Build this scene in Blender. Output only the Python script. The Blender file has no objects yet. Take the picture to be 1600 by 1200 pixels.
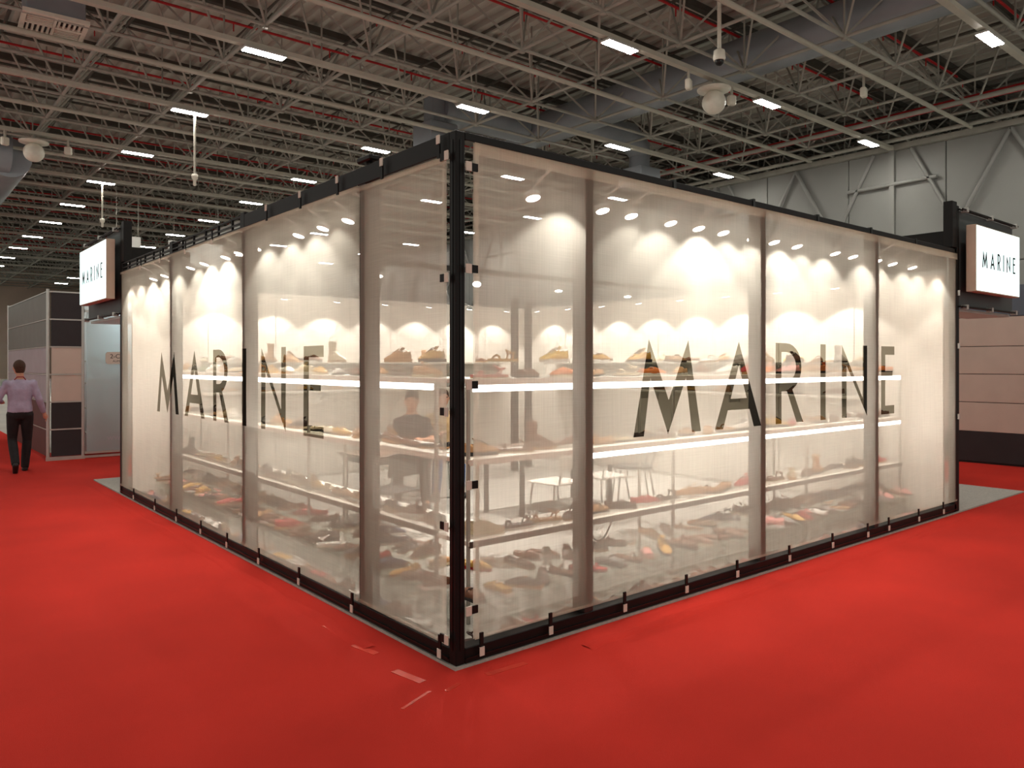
import bpy, bmesh, math, random
from mathutils import Vector, Matrix
from mathutils.geometry import delaunay_2d_cdt
random.seed(7)
SC = bpy.context.scene
COL = SC.collection

# ------------------------------------------------------------------ camera, world, exposure
cam_data = bpy.data.cameras.new('camera')
cam = bpy.data.objects.new('camera', cam_data); COL.objects.link(cam)
CAM = Vector((-2.487, -3.471, 1.70))
cam.location = CAM
cam.rotation_euler = (math.pi/2, 0, -math.atan2(.640, .768))
cam_data.sensor_width = 36; cam_data.lens = 36*1200/1600
cam_data.shift_y = -32/1600
cam_data.clip_end = 400
SC.camera = cam
world = bpy.data.worlds.new('world'); SC.world = world; world.use_nodes = True
bg = world.node_tree.nodes['Background']
bg.inputs[0].default_value = (.97, .98, .88, 1); bg.inputs[1].default_value = .52
SC.view_settings.view_transform = 'Standard'; SC.view_settings.look = 'None'
SC.view_settings.exposure = 0.32; SC.view_settings.gamma = 1
SC.view_settings.use_curve_mapping = False
SC.cycles.max_bounces = 7; SC.cycles.diffuse_bounces = 3; SC.cycles.glossy_bounces = 2
SC.cycles.transmission_bounces = 4; SC.cycles.transparent_max_bounces = 24
SC.cycles.caustics_reflective = False; SC.cycles.caustics_refractive = False
SC.cycles.sample_clamp_indirect = 3.0
LAMP_STRENGTH = 72      # ceiling strip lamps
SPOT_W = 46             # small spot lamps of the booth

# ------------------------------------------------------------------ helpers
def lin(r, g, b):
    f = lambda c: (c/255/12.92) if c/255 <= .04045 else ((c/255+.055)/1.055)**2.4
    return (f(r), f(g), f(b), 1)
MATS = {}
def mat(name, rgb, rough=.6, metal=0, var=.12, scale=8, bump=0, bscale=60, spec=.4, emit=0, ecol=None):
    """principled material with a procedural noise variation of its colour and a fine relief"""
    m = bpy.data.materials.new(name); m.use_nodes = True
    nt = m.node_tree; p = nt.nodes['Principled BSDF']
    p.inputs['Roughness'].default_value = rough; p.inputs['Metallic'].default_value = metal
    p.inputs['Specular IOR Level'].default_value = spec
    c = lin(*rgb)
    if var:
        tc = nt.nodes.new('ShaderNodeTexCoord'); n = nt.nodes.new('ShaderNodeTexNoise')
        n.inputs['Scale'].default_value = scale; n.inputs['Detail'].default_value = 4
        nt.links.new(tc.outputs['Object'], n.inputs['Vector'])
        r = nt.nodes.new('ShaderNodeValToRGB')
        r.color_ramp.elements[0].position = .3; r.color_ramp.elements[1].position = .7
        r.color_ramp.elements[0].color = tuple(x*(1-var) for x in c[:3])+(1,)
        r.color_ramp.elements[1].color = tuple(min(1, x*(1+var)) for x in c[:3])+(1,)
        nt.links.new(n.outputs['Fac'], r.inputs['Fac']); nt.links.new(r.outputs['Color'], p.inputs['Base Color'])
        if bump:
            n2 = nt.nodes.new('ShaderNodeTexNoise'); n2.inputs['Scale'].default_value = bscale
            nt.links.new(tc.outputs['Object'], n2.inputs['Vector'])
            b = nt.nodes.new('ShaderNodeBump'); b.inputs['Strength'].default_value = bump; b.inputs['Distance'].default_value = .01
            nt.links.new(n2.outputs['Fac'], b.inputs['Height']); nt.links.new(b.outputs['Normal'], p.inputs['Normal'])
    else:
        p.inputs['Base Color'].default_value = c
    if emit:
        p.inputs['Emission Color'].default_value = lin(*(ecol or rgb)); p.inputs['Emission Strength'].default_value = emit
    MATS[name] = m
    return m

def film(name, tint, opaque, front, back, weave=0, rough=.5):
    """thin cloth: part clear, part scattering to both sides"""
    m = bpy.data.materials.new(name); m.use_nodes = True; nt = m.node_tree
    for n in list(nt.nodes):
        if n.type == 'BSDF_PRINCIPLED': nt.nodes.remove(n)
    out = nt.nodes['Material Output']
    N = nt.nodes.new
    tr = N('ShaderNodeBsdfTransparent'); tr.inputs[0].default_value = tint
    df = N('ShaderNodeBsdfDiffuse'); df.inputs[0].default_value = front
    tl = N('ShaderNodeBsdfTranslucent'); tl.inputs[0].default_value = back
    ad = N('ShaderNodeAddShader'); nt.links.new(df.outputs[0], ad.inputs[0]); nt.links.new(tl.outputs[0], ad.inputs[1])
    mx = N('ShaderNodeMixShader'); mx.inputs[0].default_value = opaque
    nt.links.new(tr.outputs[0], mx.inputs[1]); nt.links.new(ad.outputs[0], mx.inputs[2])
    nt.links.new(mx.outputs[0], out.inputs['Surface'])
    if weave:
        tc = N('ShaderNodeTexCoord'); vals = []
        for sc3 in ((3, 3, 260), (160, 160, 3), (2.2, 2.2, 1.1)):
            mp = N('ShaderNodeMapping'); mp.inputs['Scale'].default_value = sc3
            nz = N('ShaderNodeTexNoise'); nz.inputs['Scale'].default_value = 1.0; nz.inputs['Detail'].default_value = 3
            nt.links.new(tc.outputs['Object'], mp.inputs['Vector']); nt.links.new(mp.outputs[0], nz.inputs['Vector']); vals.append(nz)
        s1 = N('ShaderNodeMath'); s1.operation = 'ADD'; nt.links.new(vals[0].outputs['Fac'], s1.inputs[0]); nt.links.new(vals[1].outputs['Fac'], s1.inputs[1])
        s2 = N('ShaderNodeMath'); s2.operation = 'ADD'; nt.links.new(s1.outputs[0], s2.inputs[0]); nt.links.new(vals[2].outputs['Fac'], s2.inputs[1])
        mr = N('ShaderNodeMapRange'); mr.inputs[1].default_value = .8; mr.inputs[2].default_value = 2.2
        mr.inputs[3].default_value = opaque-weave; mr.inputs[4].default_value = opaque+weave
        nt.links.new(s2.outputs[0], mr.inputs[0]); nt.links.new(mr.outputs[0], mx.inputs[0])
    MATS[name] = m
    return m

def emis(name, rgb, strength):
    m = bpy.data.materials.new(name); m.use_nodes = True; nt = m.node_tree
    p = nt.nodes['Principled BSDF']; p.inputs['Base Color'].default_value = lin(*rgb)
    p.inputs['Emission Color'].default_value = lin(*rgb); p.inputs['Emission Strength'].default_value = strength
    MATS[name] = m
    return m

class MB:
    """collects shapes of ONE piece, build() links it as one mesh object"""
    def __init__(s): s.v = []; s.f = []; s.sm = []
    def add(s, vs, fs, smooth=False):
        o = len(s.v); s.v += [tuple(v) for v in vs]
        s.f += [tuple(i+o for i in f) for f in fs]; s.sm += [smooth]*len(fs); return s
    def box(s, x0, x1, y0, y1, z0, z1, bev=0):
        if bev <= 0:
            v = [(x0,y0,z0),(x1,y0,z0),(x1,y1,z0),(x0,y1,z0),(x0,y0,z1),(x1,y0,z1),(x1,y1,z1),(x0,y1,z1)]
            return s.add(v, [(0,3,2,1),(4,5,6,7),(0,1,5,4),(1,2,6,5),(2,3,7,6),(3,0,4,7)])
        b = min(bev, (x1-x0)*.45, (y1-y0)*.45, (z1-z0)*.45)
        def ring(z, d): return [(x0+d,y0,z),(x1-d,y0,z),(x1,y0+d,z),(x1,y1-d,z),(x1-d,y1,z),(x0+d,y1,z),(x0,y1-d,z),(x0,y0+d,z)]
        def inner(z): return [(x0+b+b*.3,y0+b,z),(x1-b-b*.3,y0+b,z),(x1-b,y0+b+b*.3,z),(x1-b,y1-b-b*.3,z),(x1-b-b*.3,y1-b,z),(x0+b+b*.3,y1-b,z),(x0+b,y1-b-b*.3,z),(x0+b,y0+b+b*.3,z)]
        v = inner(z0)+ring(z0+b, b)+ring(z1-b, b)+inner(z1)
        f = [tuple(reversed(range(8))), tuple(range(24, 32))]
        for k in range(3):
            for i in range(8): f.append((k*8+i, k*8+(i+1)%8, (k+1)*8+(i+1)%8, (k+1)*8+i))
        return s.add(v, f)
    def tube(s, a, b, r, n=8, r2=None, caps=True, smooth=True):
        a = Vector(a); b = Vector(b); d = (b-a)
        if d.length < 1e-6: return s
        d.normalize(); up = Vector((0,0,1)) if abs(d.z) < .9 else Vector((1,0,0))
        u = d.cross(up).normalized(); w = d.cross(u).normalized(); r2 = r if r2 is None else r2
        v = []
        for p, rr in ((a, r), (b, r2)):
            for i in range(n):
                t = 2*math.pi*(i+.5)/n; v.append(p+u*math.cos(t)*rr+w*math.sin(t)*rr)
        f = [(i, (i+1)%n, n+(i+1)%n, n+i) for i in range(n)]
        s.add(v, f, smooth and n > 5)
        if caps: s.add(v, [tuple(reversed(range(n))), tuple(range(n, 2*n))])
        return s
    def path(s, pts, r, n=6):
        for a, b in zip(pts, pts[1:]): s.tube(a, b, r, n)
        return s
    def rings(s, rings, closed=True, caps=True, smooth=True):
        n = len(rings[0]); v = [p for r in rings for p in r]; f = []
        for k in range(len(rings)-1):
            for i in range(n if closed else n-1):
                j = (i+1) % n; f.append((k*n+i, k*n+j, (k+1)*n+j, (k+1)*n+i))
        s.add(v, f, smooth)
        if caps: s.add(v, [tuple(reversed(range(n))), tuple(range(len(v)-n, len(v)))])
        return s
    def lathe(s, cx, cy, prof, n=16, smooth=True):
        return s.rings([[(cx+r*math.cos(2*math.pi*i/n), cy+r*math.sin(2*math.pi*i/n), z) for i in range(n)] for r, z in prof], smooth=smooth)
    def ball(s, c, rx, ry=None, rz=None, n=12, m=8):
        ry = rx if ry is None else ry; rz = rx if rz is None else rz
        R = []
        for k in range(m+1):
            t = -math.pi/2+math.pi*k/m; cr = max(math.cos(t), .02)
            R.append([(c[0]+rx*cr*math.cos(2*math.pi*i/n), c[1]+ry*cr*math.sin(2*math.pi*i/n), c[2]+rz*math.sin(t)) for i in range(n)])
        return s.rings(R)
    def xf(s, M): s.v = [tuple(M @ Vector(v)) for v in s.v]; return s
    def mesh(s, name):
        me = bpy.data.meshes.new(name); me.from_pydata(s.v, [], s.f)
        me.polygons.foreach_set('use_smooth', s.sm); me.update(); return me
    def build(s, name, m, parent=None, loc=None):
        me = s.mesh(name); me.materials.append(MATS[m] if isinstance(m, str) else m)
        return link(name, me, parent, loc)
def link(name, data, parent=None, loc=None, rz=0):
    o = bpy.data.objects.new(name, data); COL.objects.link(o)
    if parent: o.parent = parent
    if loc: o.location = loc
    if rz: o.rotation_euler = (0, 0, rz)
    return o
def tag(o, label, cat=None, group=None, kind=None):
    o['label'] = label
    if cat: o['category'] = cat
    if group: o['group'] = group
    if kind: o['kind'] = kind
    return o
def thing(name, label, cat, loc=(0,0,0), rz=0, group=None, kind=None):
    o = link(name, None, None, loc, rz); o.empty_display_size = .1
    return tag(o, label, cat, group, kind)
ORD = 'first second third fourth fifth sixth seventh eighth ninth tenth eleventh twelfth thirteenth fourteenth fifteenth sixteenth seventeenth eighteenth nineteenth twentieth twenty-first twenty-second twenty-third twenty-fourth twenty-fifth twenty-sixth twenty-seventh twenty-eighth twenty-ninth thirtieth'.split()

# ------------------------------------------------------------------ materials
mat('steel_grey', (166,164,154), .5, .0, .1, 3)
mat('steel_dark', (84,80,72), .6, .0, .1, 3)
mat('deck', (196,194,184), .7, 0, .06, .6)
mat('rail_paint', (190,186,172), .5, 0, .06, 2)
mat('duct_metal', (150,156,162), .45, .3, .08, 1.2)
mat('red_pipe', (186,30,34), .45, 0, .1, 3)
mat('lamp_body', (190,190,185), .5)
emis('lamp_glow', (255,250,240), LAMP_STRENGTH)
mat('white_plastic', (225,220,205), .45, 0, .05, 6)
mat('black_paint', (12,9,8), .5, 0, .15, 8, spec=.25)
mat('black_gloss', (14,12,11), .3)
mat('post_dark', (36,32,30), .45, 0, .1, 6)
mat('hall_panel', (150,150,146), .7, 0, .05, .5)
mat('far_wall', (206,182,164), .8, 0, .05, .3)
mat('booth_carpet', (176,172,164), .95, 0, .12, 40, .5, 220)
mat('booth_wall', (232,226,216), .7, 0, .03, 3)
mat('shelf_white', (226,220,208), .5, 0, .04, 5)
mat('shelf_edge', (70,58,50), .5, 0, .08, 5)
mat('tape', (214,206,192), .6, 0, .06, 10)
mat('carpet_tape', (206,62,48), .25, 0, .1, 12)
mat('alu', (196,196,190), .35, .6, .05, 6)
mat('sign_side', (200,180,160), .5, 0, .05, 6)
mat('fascia', (74,80,80), .6, 0, .08, 3)
emis('sign_glow', (218,246,244), 1.25)
mat('sign_letter', (20,22,24), .5)
emis('led', (255,250,242), 7)
emis('spot_glow', (255,246,230), 14); MATS['spot_glow'].cycles.emission_sampling = 'NONE'
mat('chrome', (200,200,198), .2, .9, 0)
mat('seat_black', (34,30,30), .5)
mat('seat_white', (214,206,196), .5)
mat('table_wood', (96,76,62), .5, 0, .2, 6)
mat('stand_dark', (48,44,46), .6, 0, .08, 5)
mat('stand_beige', (205,190,176), .6, 0, .04, 3)
mat('stand_green', (120,126,120), .6, 0, .06, 3)
mat('stand_lilac', (176,172,178), .6, 0, .05, 3)
mat('stand_brown', (92,52,48), .6, 0, .08, 3)
mat('stand_blue', (96,108,120), .6, 0, .06, 3)
mat('stand_white', (225,225,220), .6, 0, .04, 3)
mat('poster_green', (130,196,150), .6, 0, .2, 4)
mat('skin', (190,140,112), .55, 0, .08, 20)
mat('skin_pale', (206,156,130), .55, 0, .08, 20)
mat('hair_brown', (74,52,38), .8, 0, .3, 90, .5, 200)
mat('hair_black', (28,22,20), .8, 0, .3, 90, .5, 200)
mat('shirt_lilac', (170,160,182), .8, 0, .1, 12, .4, 30)
mat('shirt_black', (38,36,40), .8, 0, .1, 12, .4, 30)
mat('shirt_beige', (196,168,128), .8, 0, .1, 12, .4, 30)
mat('trousers_black', (30,26,27), .8, 0, .15, 12, .4, 30)
mat('trousers_blue', (58,84,128), .8, 0, .15, 12, .4, 30)
mat('trousers_grey', (70,62,60), .8, 0, .15, 12, .4, 30)
mat('shoe_black', (22,20,20), .4)
mat('eye', (30,24,22), .2)
mat('lanyard', (150,40,50), .7)
# red carpet with pile, faint tracks and a woven relief
def carpet_mat():
    m = mat('red_carpet', (203,50,39), .95, 0, .10, .8, .6, 400, spec=.15)
    return m
carpet_mat()
film('mesh_cloth', (1,1,1,1), .42, (.36,.315,.24,1), (.66,.64,.57,1), weave=.08)
film('letter_cloth', (.34,.325,.275,1), .14, (.02,.02,.018,1), (.02,.02,.018,1))
film('frosted_pane', (.86,.92,.93,1), .45, (.42,.46,.46,1), (.40,.44,.44,1))
def acrylic():
    m = bpy.data.materials.new('acrylic'); m.use_nodes = True; nt = m.node_tree
    nt.nodes.remove(nt.nodes['Principled BSDF'])
    tr = nt.nodes.new('ShaderNodeBsdfTransparent'); tr.inputs[0].default_value = (.93,.94,.93,1)
    gl = nt.nodes.new('ShaderNodeBsdfGlossy'); gl.inputs[0].default_value = (1,1,1,1); gl.inputs['Roughness'].default_value = .08
    mx = nt.nodes.new('ShaderNodeMixShader')
    mx.inputs[0].default_value = .07; nt.links.new(tr.outputs[0], mx.inputs[1]); nt.links.new(gl.outputs[0], mx.inputs[2])
    nt.links.new(mx.outputs[0], nt.nodes['Material Output'].inputs['Surface']); MATS['acrylic'] = m
acrylic()

# ------------------------------------------------------------------ hall shell
X0, X1, Y0, Y1 = -14, 42, -14, 96
mat('concrete', (186,184,176), .8, 0, .1, .7)
tag(MB().box(X0, X1, Y0, Y1, -.2, -.004).build('floor', 'concrete'), 'grey concrete floor of the hall around the carpeted aisles', 'floor', kind='structure')
tag(MB().box(X0, 12.6, Y0, 13.4, -.004, 0).box(X0, 0, 13.4, 45, -.004, 0).build('floor', 'red_carpet'), 'red needle-felt carpet covering the aisles around the booth', 'carpet', kind='structure')
# carpet laid over a ridge along the booth
ceil = thing('ceiling', 'grey corrugated steel roof deck carried by an open space frame', 'roof', kind='structure')
zd = 12.5
mb = MB(); prof = []
x = X0
while x < X1:
    prof += [(x, zd), (x+.30, zd), (x+.34, zd-.14), (x+.46, zd-.14), (x+.50, zd)]; x += .5
v = []; f = []
for i, (px, pz) in enumerate(prof): v += [(px, Y0, pz), (px, Y1, pz)]
for i in range(len(prof)-1): f.append((2*i, 2*i+1, 2*i+3, 2*i+2))
mb.add(v, f); mb.build('roof_deck', 'deck', ceil)
NX = [-.85+2.89*k for k in range(-2, 15)]      # bottom node lines of the frame
NY = [.28+2.915*k for k in range(0, 33)]
ZB, ZT = 10.0, 12.0
for k, y in enumerate(NY):
    if k % 1 == 0:
        MB().box(X0, X1, y+1.35, y+1.53, 12.16, 12.36).build('purlin', 'steel_dark', ceil)
for x in NX: MB().tube((x, Y0, ZB), (x, Y1, ZB), .05, 6).build('bottom_chord', 'steel_grey', ceil)
for y in NY: MB().tube((X0, y, ZB), (30.0, y, ZB), .05, 6).build('bottom_chord', 'steel_grey', ceil)
for x in NX: MB().tube((x+1.445, Y0, ZT), (x+1.445, Y1, ZT), .05, 6).build('top_chord', 'steel_dark', ceil)
for y in NY: MB().tube((X0, y+1.457, ZT), (X1, y+1.457, ZT), .05, 6).build('top_chord', 'steel_dark', ceil)
web = MB()
for x in NX:
    for y in NY:
        for sx in (-1, 1):
            for sy in (-1, 1):
                web.tube((x, y, ZB), (x+sx*1.445, y+sy*1.457, ZT), .036, 4, caps=False, smooth=False)
        web.tube((x, y, ZB), (x, y, zd-.1), .028, 4, caps=False, smooth=False)
        web.tube((x, y, ZB-.09), (x, y, ZB+.12), .085, 6)
w = web.build('web_members', 'steel_grey', ceil); w['kind'] = 'stuff'
for k, y in enumerate(NY[1:26]):
    mbp = MB().tube((X0, y+.85, 11.5), (26, y+.85, 11.5), .04, 6)
    for j in range(10): mbp.tube((j*3-.5, y+.85, 11.5), (j*3-.5, y+.85, 11.25), .02, 4)
    mbp.build('sprinkler_pipe', 'red_pipe', ceil)
for y in [6.7, 12.55, 18.6, 24.6, 30.7, 36.8, 42.9]:
    MB().tube((X0, y, 9.82), (26.5, y, 9.82), .07, 8).build('conduit_pipe', 'rail_paint', ceil)
for x in (23.6, 26.2): MB().tube((x, Y0, 9.86), (x, Y1, 9.86), .075, 8).build('conduit_pipe', 'steel_grey', ceil)
tag(MB().tube((25.1, Y0, 10.35), (25.1, Y1, 10.35), .13, 10).build('water_main_pipe', 'red_pipe'), 'thick red water pipe running along the top of the grey panelled wall', 'pipe')
# side wall of the hall with panels and bracing
ws = thing('wall_right', 'pale grey panelled hall wall with diagonal bracing bars', 'wall', (27.3, 0, 0), kind='structure')
for k in range(26):
    y = -13.8+k*3.6
    MB().box(0, .2, y+.015, y+3.585, 0, 5.2, .02).build('wall_panel', 'hall_panel', ws)
    MB().box(0, .2, y+.015, y+3.585, 5.23, 9.75, .02).build('wall_panel', 'hall_panel', ws)
MB().box(.15, .3, -13.8, 79.8, 0, 9.75).build('wall_core', 'hall_panel', ws)
MB().box(-.22, .25, -13.8, 79.8, 9.75, 9.95).build('eaves_beam', 'steel_grey', ws)
for k in range(-2, 8):
    y = 9.65+k*7.9
    MB().box(-.18, -.02, y-.09, y+.09, 0, 9.75).build('wall_post', 'hall_panel', ws)
    for a, b in (((y-.7, 9.7), (y-3.1, 5.0)), ((y+.7, 9.7), (y+3.1, 5.0)), ((y-3.95, 9.7), (y-1.6, 5.4)), ((y+3.95, 9.7), (y+1.7, 5.6)), ((y-1.6, 8.5), (y+1.7, 8.45)), ((y, 5.4), (y-2.6, 0.2)), ((y, 5.4), (y+2.6, .2))):
        MB().tube((-.14, a[0], a[1]), (-.14, b[0], b[1]), .075, 6).build('brace_bar', 'hall_panel', ws)
tag(MB().box(X0, X1, Y1, Y1+.3, 0, 12.5).build('wall_far', 'far_wall'), 'brownish end wall at the far end of the hall', 'wall', kind='structure')
tag(MB().box(X1, X1+.3, Y0, Y1, 0, 12.5).build('wall_added_dark', 'steel_dark'), 'added dark wall keeping light out of the space above the panelled wall', 'wall', kind='structure')  # added to keep world light out; its dark colour stands for the unlit space

# strip lamps on rails
LX = [-1.4, 5.2, 11.85, 18.45, 25.0]
LYS = [-2.7, 3.45, 9.52, 15.63, 21.6, 27.78, 33.8, 40.0, 46.1, 52.4, 58.5, 64.6, 70.8, 77.0, 83.2]
for y in LYS[1:]:
    MB().box(-10, 26.8, y-.09, y+.09, 9.68, 9.80).build('lamp_rail', 'rail_paint', ceil)
body_me = MB().box(-.56, .56, -.16, .16, .015, .075, .012).mesh('lamp_body'); body_me.materials.append(MATS['lamp_body'])
glow_me = MB().box(-.52, .52, -.13, .13, 0, .02).mesh('lamp_diffuser'); glow_me.materials.append(MATS['lamp_glow'])
far_m = emis('lamp_glow_far', (255,250,240), LAMP_STRENGTH); far_m.cycles.emission_sampling = 'NONE'   # too far away to be worth sampling
glow_far = glow_me.copy(); glow_far.materials[0] = far_m
CN = ['nearest the left edge', 'over the left aisle', 'over the booth', 'right of the booth', 'by the grey wall']
for j, y in enumerate(LYS):
    for i, x in enumerate(LX):
        if j > 9 and i > 2: continue
        t = thing('strip_lamp', 'lit white ceiling strip lamp in the %s row from the front, %s' % (ORD[j], CN[i]), 'lamp', (x, y, 9.585), 0, 'ceiling strip lamps of the hall')
        link('lamp_body', body_me, t); link('lamp_diffuser', glow_me if j < 7 else glow_far, t)

# ducts, diffusers, globes, camera, hanging poles
tag(MB().tube((17.75, Y0, 10.9), (17.75, 20.6, 10.9), .62, 20).build('air_duct', 'duct_metal'), 'large blue grey round air duct crossing above the booth to the right', 'duct')
t = thing('air_outlet', 'boxy grey air outlet hanging above the black right top rail', 'air outlet', (21.6, 17.3, 0))
MB().tube((-3.22, 0, 10.9), (-.55, 0, 10.9), .5, 16).tube((-.7, 0, 10.9), (0, 0, 10.4), .5, 16).build('branch_duct', 'duct_metal', t)
MB().tube((0, 0, 10.6), (0, 0, 9.6), .42, 16).build('drop_pipe', 'duct_metal', t)
MB().box(-.6, .6, -.6, .6, 8.85, 9.62, .02).build('outlet_box', 'duct_metal', t)
t = thing('air_outlet', 'grey air outlet box behind the black top corner of the booth', 'air outlet', (13.0, 19.4, 0))
MB().tube((.2, 0, 10.85), (4.11, 0, 10.9), .55, 16).build('branch_duct', 'duct_metal', t)
MB().box(-.3, .3, -.3, .3, 10.2, 11.2, .02).build('drop_pipe', 'duct_metal', t)
MB().box(-.58, .58, -.58, .58, 9.35, 10.22, .03).build('outlet_box', 'duct_metal', t)
t = thing('air_outlet', 'square grey air outlet with white grille at the upper left corner', 'air outlet', (.95, 18.3, 0), -.05)
MB().box(-.62, .62, -.62, .62, 10.05, 11.6, .02).build('outlet_box', 'duct_metal', t)
MB().box(-.70, .70, -.70, -.60, 9.97, 10.06).box(-.70, .70, .60, .70, 9.97, 10.06).box(-.70, -.60, -.60, .60, 9.97, 10.06).box(.60, .70, -.60, .60, 9.97, 10.06).box(-.03, .03, -.6, .6, 9.97, 10.06).box(-.6, .6, -.03, .03, 9.97, 10.06).build('grille_frame', 'white_plastic', t)
for qx in (-1, 1):
    for qy in (-1, 1):
        for k in range(5):
            a = .09+k*.11
            if qx*qy > 0: MB().box(min(qx*.04, qx*.58), max(qx*.04, qx*.58), qy*a-.025, qy*a+.025, 9.985, 10.04).build('grille_slat', 'white_plastic', t)
            else: MB().box(qx*a-.025, qx*a+.025, min(qy*.04, qy*.58), max(qy*.04, qy*.58), 9.985, 10.04).build('grille_slat', 'white_plastic', t)
MB().box(-.6, .6, -.6, .6, 10.041, 10.049).build('grille_back', 'black_paint', t)
tag(MB().tube((1.5, 31, 9.5), (1.5, 60, 9.5), .75, 18).tube((-6, 30.6, 9.7), (1.5, 31, 9.6), .7, 18).build('air_duct', 'duct_metal'), 'bent round air duct under the roof behind the left globe', 'duct')
def globe(loc, label):
    t = thing('globe_loudspeaker', label, 'loudspeaker', loc)
    MB().ball((0, 0, 0), .33, n=20, m=12).build('globe', 'white_plastic', t)
    MB().lathe(0, 0, [(.05, .30), (.46, .33), (.47, .38), (.3, .43), (.05, .45)], 20).build('disc_plate', 'white_plastic', t)
    MB().tube((0, 0, .4), (0, 0, .62), .03, 6).build('hanger', 'steel_grey', t)
globe((15.75, 9.52, 9.06), 'white globe with disc plate hanging under the rail, right of centre')
globe((1.85, 27.78, 9.06), 'white globe with disc plate hanging near the left edge')
def projector(loc, label, rz):
    t = thing('floodlight', label, 'floodlight', loc, rz)
    MB().box(-.12, .12, -.08, .08, -.34, -.06, .03).build('housing', 'white_plastic', t)
    MB().box(-.03, .03, -.03, .03, -.1, .28).build('bracket', 'rail_paint', t)
projector((14.6, 9.52, 9.5), 'small white floodlight left of the right globe', .4)
projector((16.6, 9.52, 9.5), 'small white floodlight right of the right globe', -.4)
projector((1.0, 27.78, 9.5), 'small white floodlight left of the left globe', .4)
projector((2.9, 27.78, 9.5), 'small white floodlight right of the left globe', -.4)
projector((19.38, 7.0, 9.68), 'pale floodlight hung from the chord left of the bright lamp', .2)
t = thing('dome_camera', 'white dome camera on a long vertical pole above the booth', 'camera', (13.2, 7.55, 0))
MB().tube((0, 0, 9.25), (0, 0, 12.3), .05, 8).build('pole', 'white_plastic', t)
MB().lathe(0, 0, [(.06, 9.28), (.13, 9.24), (.15, 9.05), (.13, 9.0)], 14).build('housing', 'white_plastic', t)
MB().ball((0, 0, 8.98), .11).build('dome', 'black_gloss', t)
def hang_pole(x, y, z0, label):
    t = thing('hanging_pole', label, 'pole', (x, y, 0))
    MB().tube((0, 0, z0), (0, 0, ZB), .035, 8).build('pole', 'rail_paint', t)
    MB().lathe(0, 0, [(.02, z0+.16), (.10, z0+.12), (.10, z0), (.05, z0-.05), (.05, z0-.22), (.02, z0-.24)], 10).build('end_fitting', 'white_plastic', t)
hang_pole(5.35, 21.6, 7.55, 'long thin hanging pole in front of the upper left lamps')
hang_pole(5.25, 33.8, 7.9, 'short pale hanging pole above the left lit sign')
for i, (x, y, wd, zz, lb) in enumerate([(6.6, 35.26, 1.15, 1.6, 'narrow'), (9.7, 35.26, 2.6, 1.2, 'wide')]):
    t = thing('hanging_banner', '%s white blank banner hanging beyond the left top rail' % lb, 'banner', (x, y, 0))
    MB().box(-wd/2, wd/2, -.03, .03, 7.6-zz, 7.6, .01).build('sheet', 'stand_white', t)
    for s in (-1, 1): MB().tube((s*wd*.4, 0, 7.6), (s*wd*.4, 0, 10), .012, 4).build('wire', 'steel_grey', t)

# ------------------------------------------------------------------ the booth
BX, BY = 6.98, 7.45
tag(MB().box(-.012, 9.2, -.012, 9.0, 0, .016).build('booth_floor', 'booth_carpet'), 'light grey carpet tile floor under and beside the mesh booth', 'carpet', kind='structure')
# carpet seam ridges lying on the red carpet
def ridge(a, b, w, label):
    a = Vector(a); b = Vector(b); d = (b-a).normalized(); n = Vector((-d.y, d.x, 0)); R = []
    for k in range(41):
        p = a.lerp(b, k/40)+n*.012*math.sin(k*1.3)
        R.append([tuple(p-n*w), tuple(p-n*w*.4+Vector((0,0,.006))), tuple(p+n*w*.4+Vector((0,0,.006))), tuple(p+n*w)])
    tag(MB().rings(R, closed=False, caps=False).build('carpet_fold', 'red_carpet'), label, 'carpet', kind='structure')
ridge((-.20, .6, 0), (-.20, 8.6, 0), .05, 'low fold in the red carpet along the left mesh wall')
ridge((.8, -.22, 0), (8.6, -.22, 0), .05, 'low fold in the red carpet along the right mesh wall')
def floor_pt(px, py):
    D = 2040/(py-568); cx = (px-800)/1200*D
    return CAM.x+cx*.768+D*.640, CAM.y-cx*.640+D*.768
TAPES = [((553,1008),(588,1022),.05,'left of the corner post, beside the left base rail'), ((617,1048),(660,1066),.055,'directly left of the corner, pale strip'),
         ((628,1108),(672,1080),.02,'thin one in front of the corner'), ((697,1080),(718,1068),.03,'tiny scrap under the corner post'),
         ((760,1054),(822,1036),.045,'longest one, right of the corner post'), ((505,978),(520,984),.03,'small one far left along the left base rail')]
for a, b, wd, lb in TAPES:
    p = Vector(floor_pt(*a)+(0,)); q = Vector(floor_pt(*b)+(0,)); d = (q-p).normalized(); n = Vector((-d.y, d.x, 0))*wd*.5
    u = Vector((0,0,.002))
    mb = MB().add([p-n, q-n*.8, q+n, p+n*.85, p-n+u, q-n*.8+u, q+n+u, p+n*.85+u], [(0,3,2,1),(4,5,6,7),(0,1,5,4),(1,2,6,5),(2,3,7,6),(3,0,4,7)])
    tag(mb.build('carpet_tape', 'carpet_tape'), 'glossy red tape on the carpet, '+lb, 'tape', 'scraps of tape on the red carpet')

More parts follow.
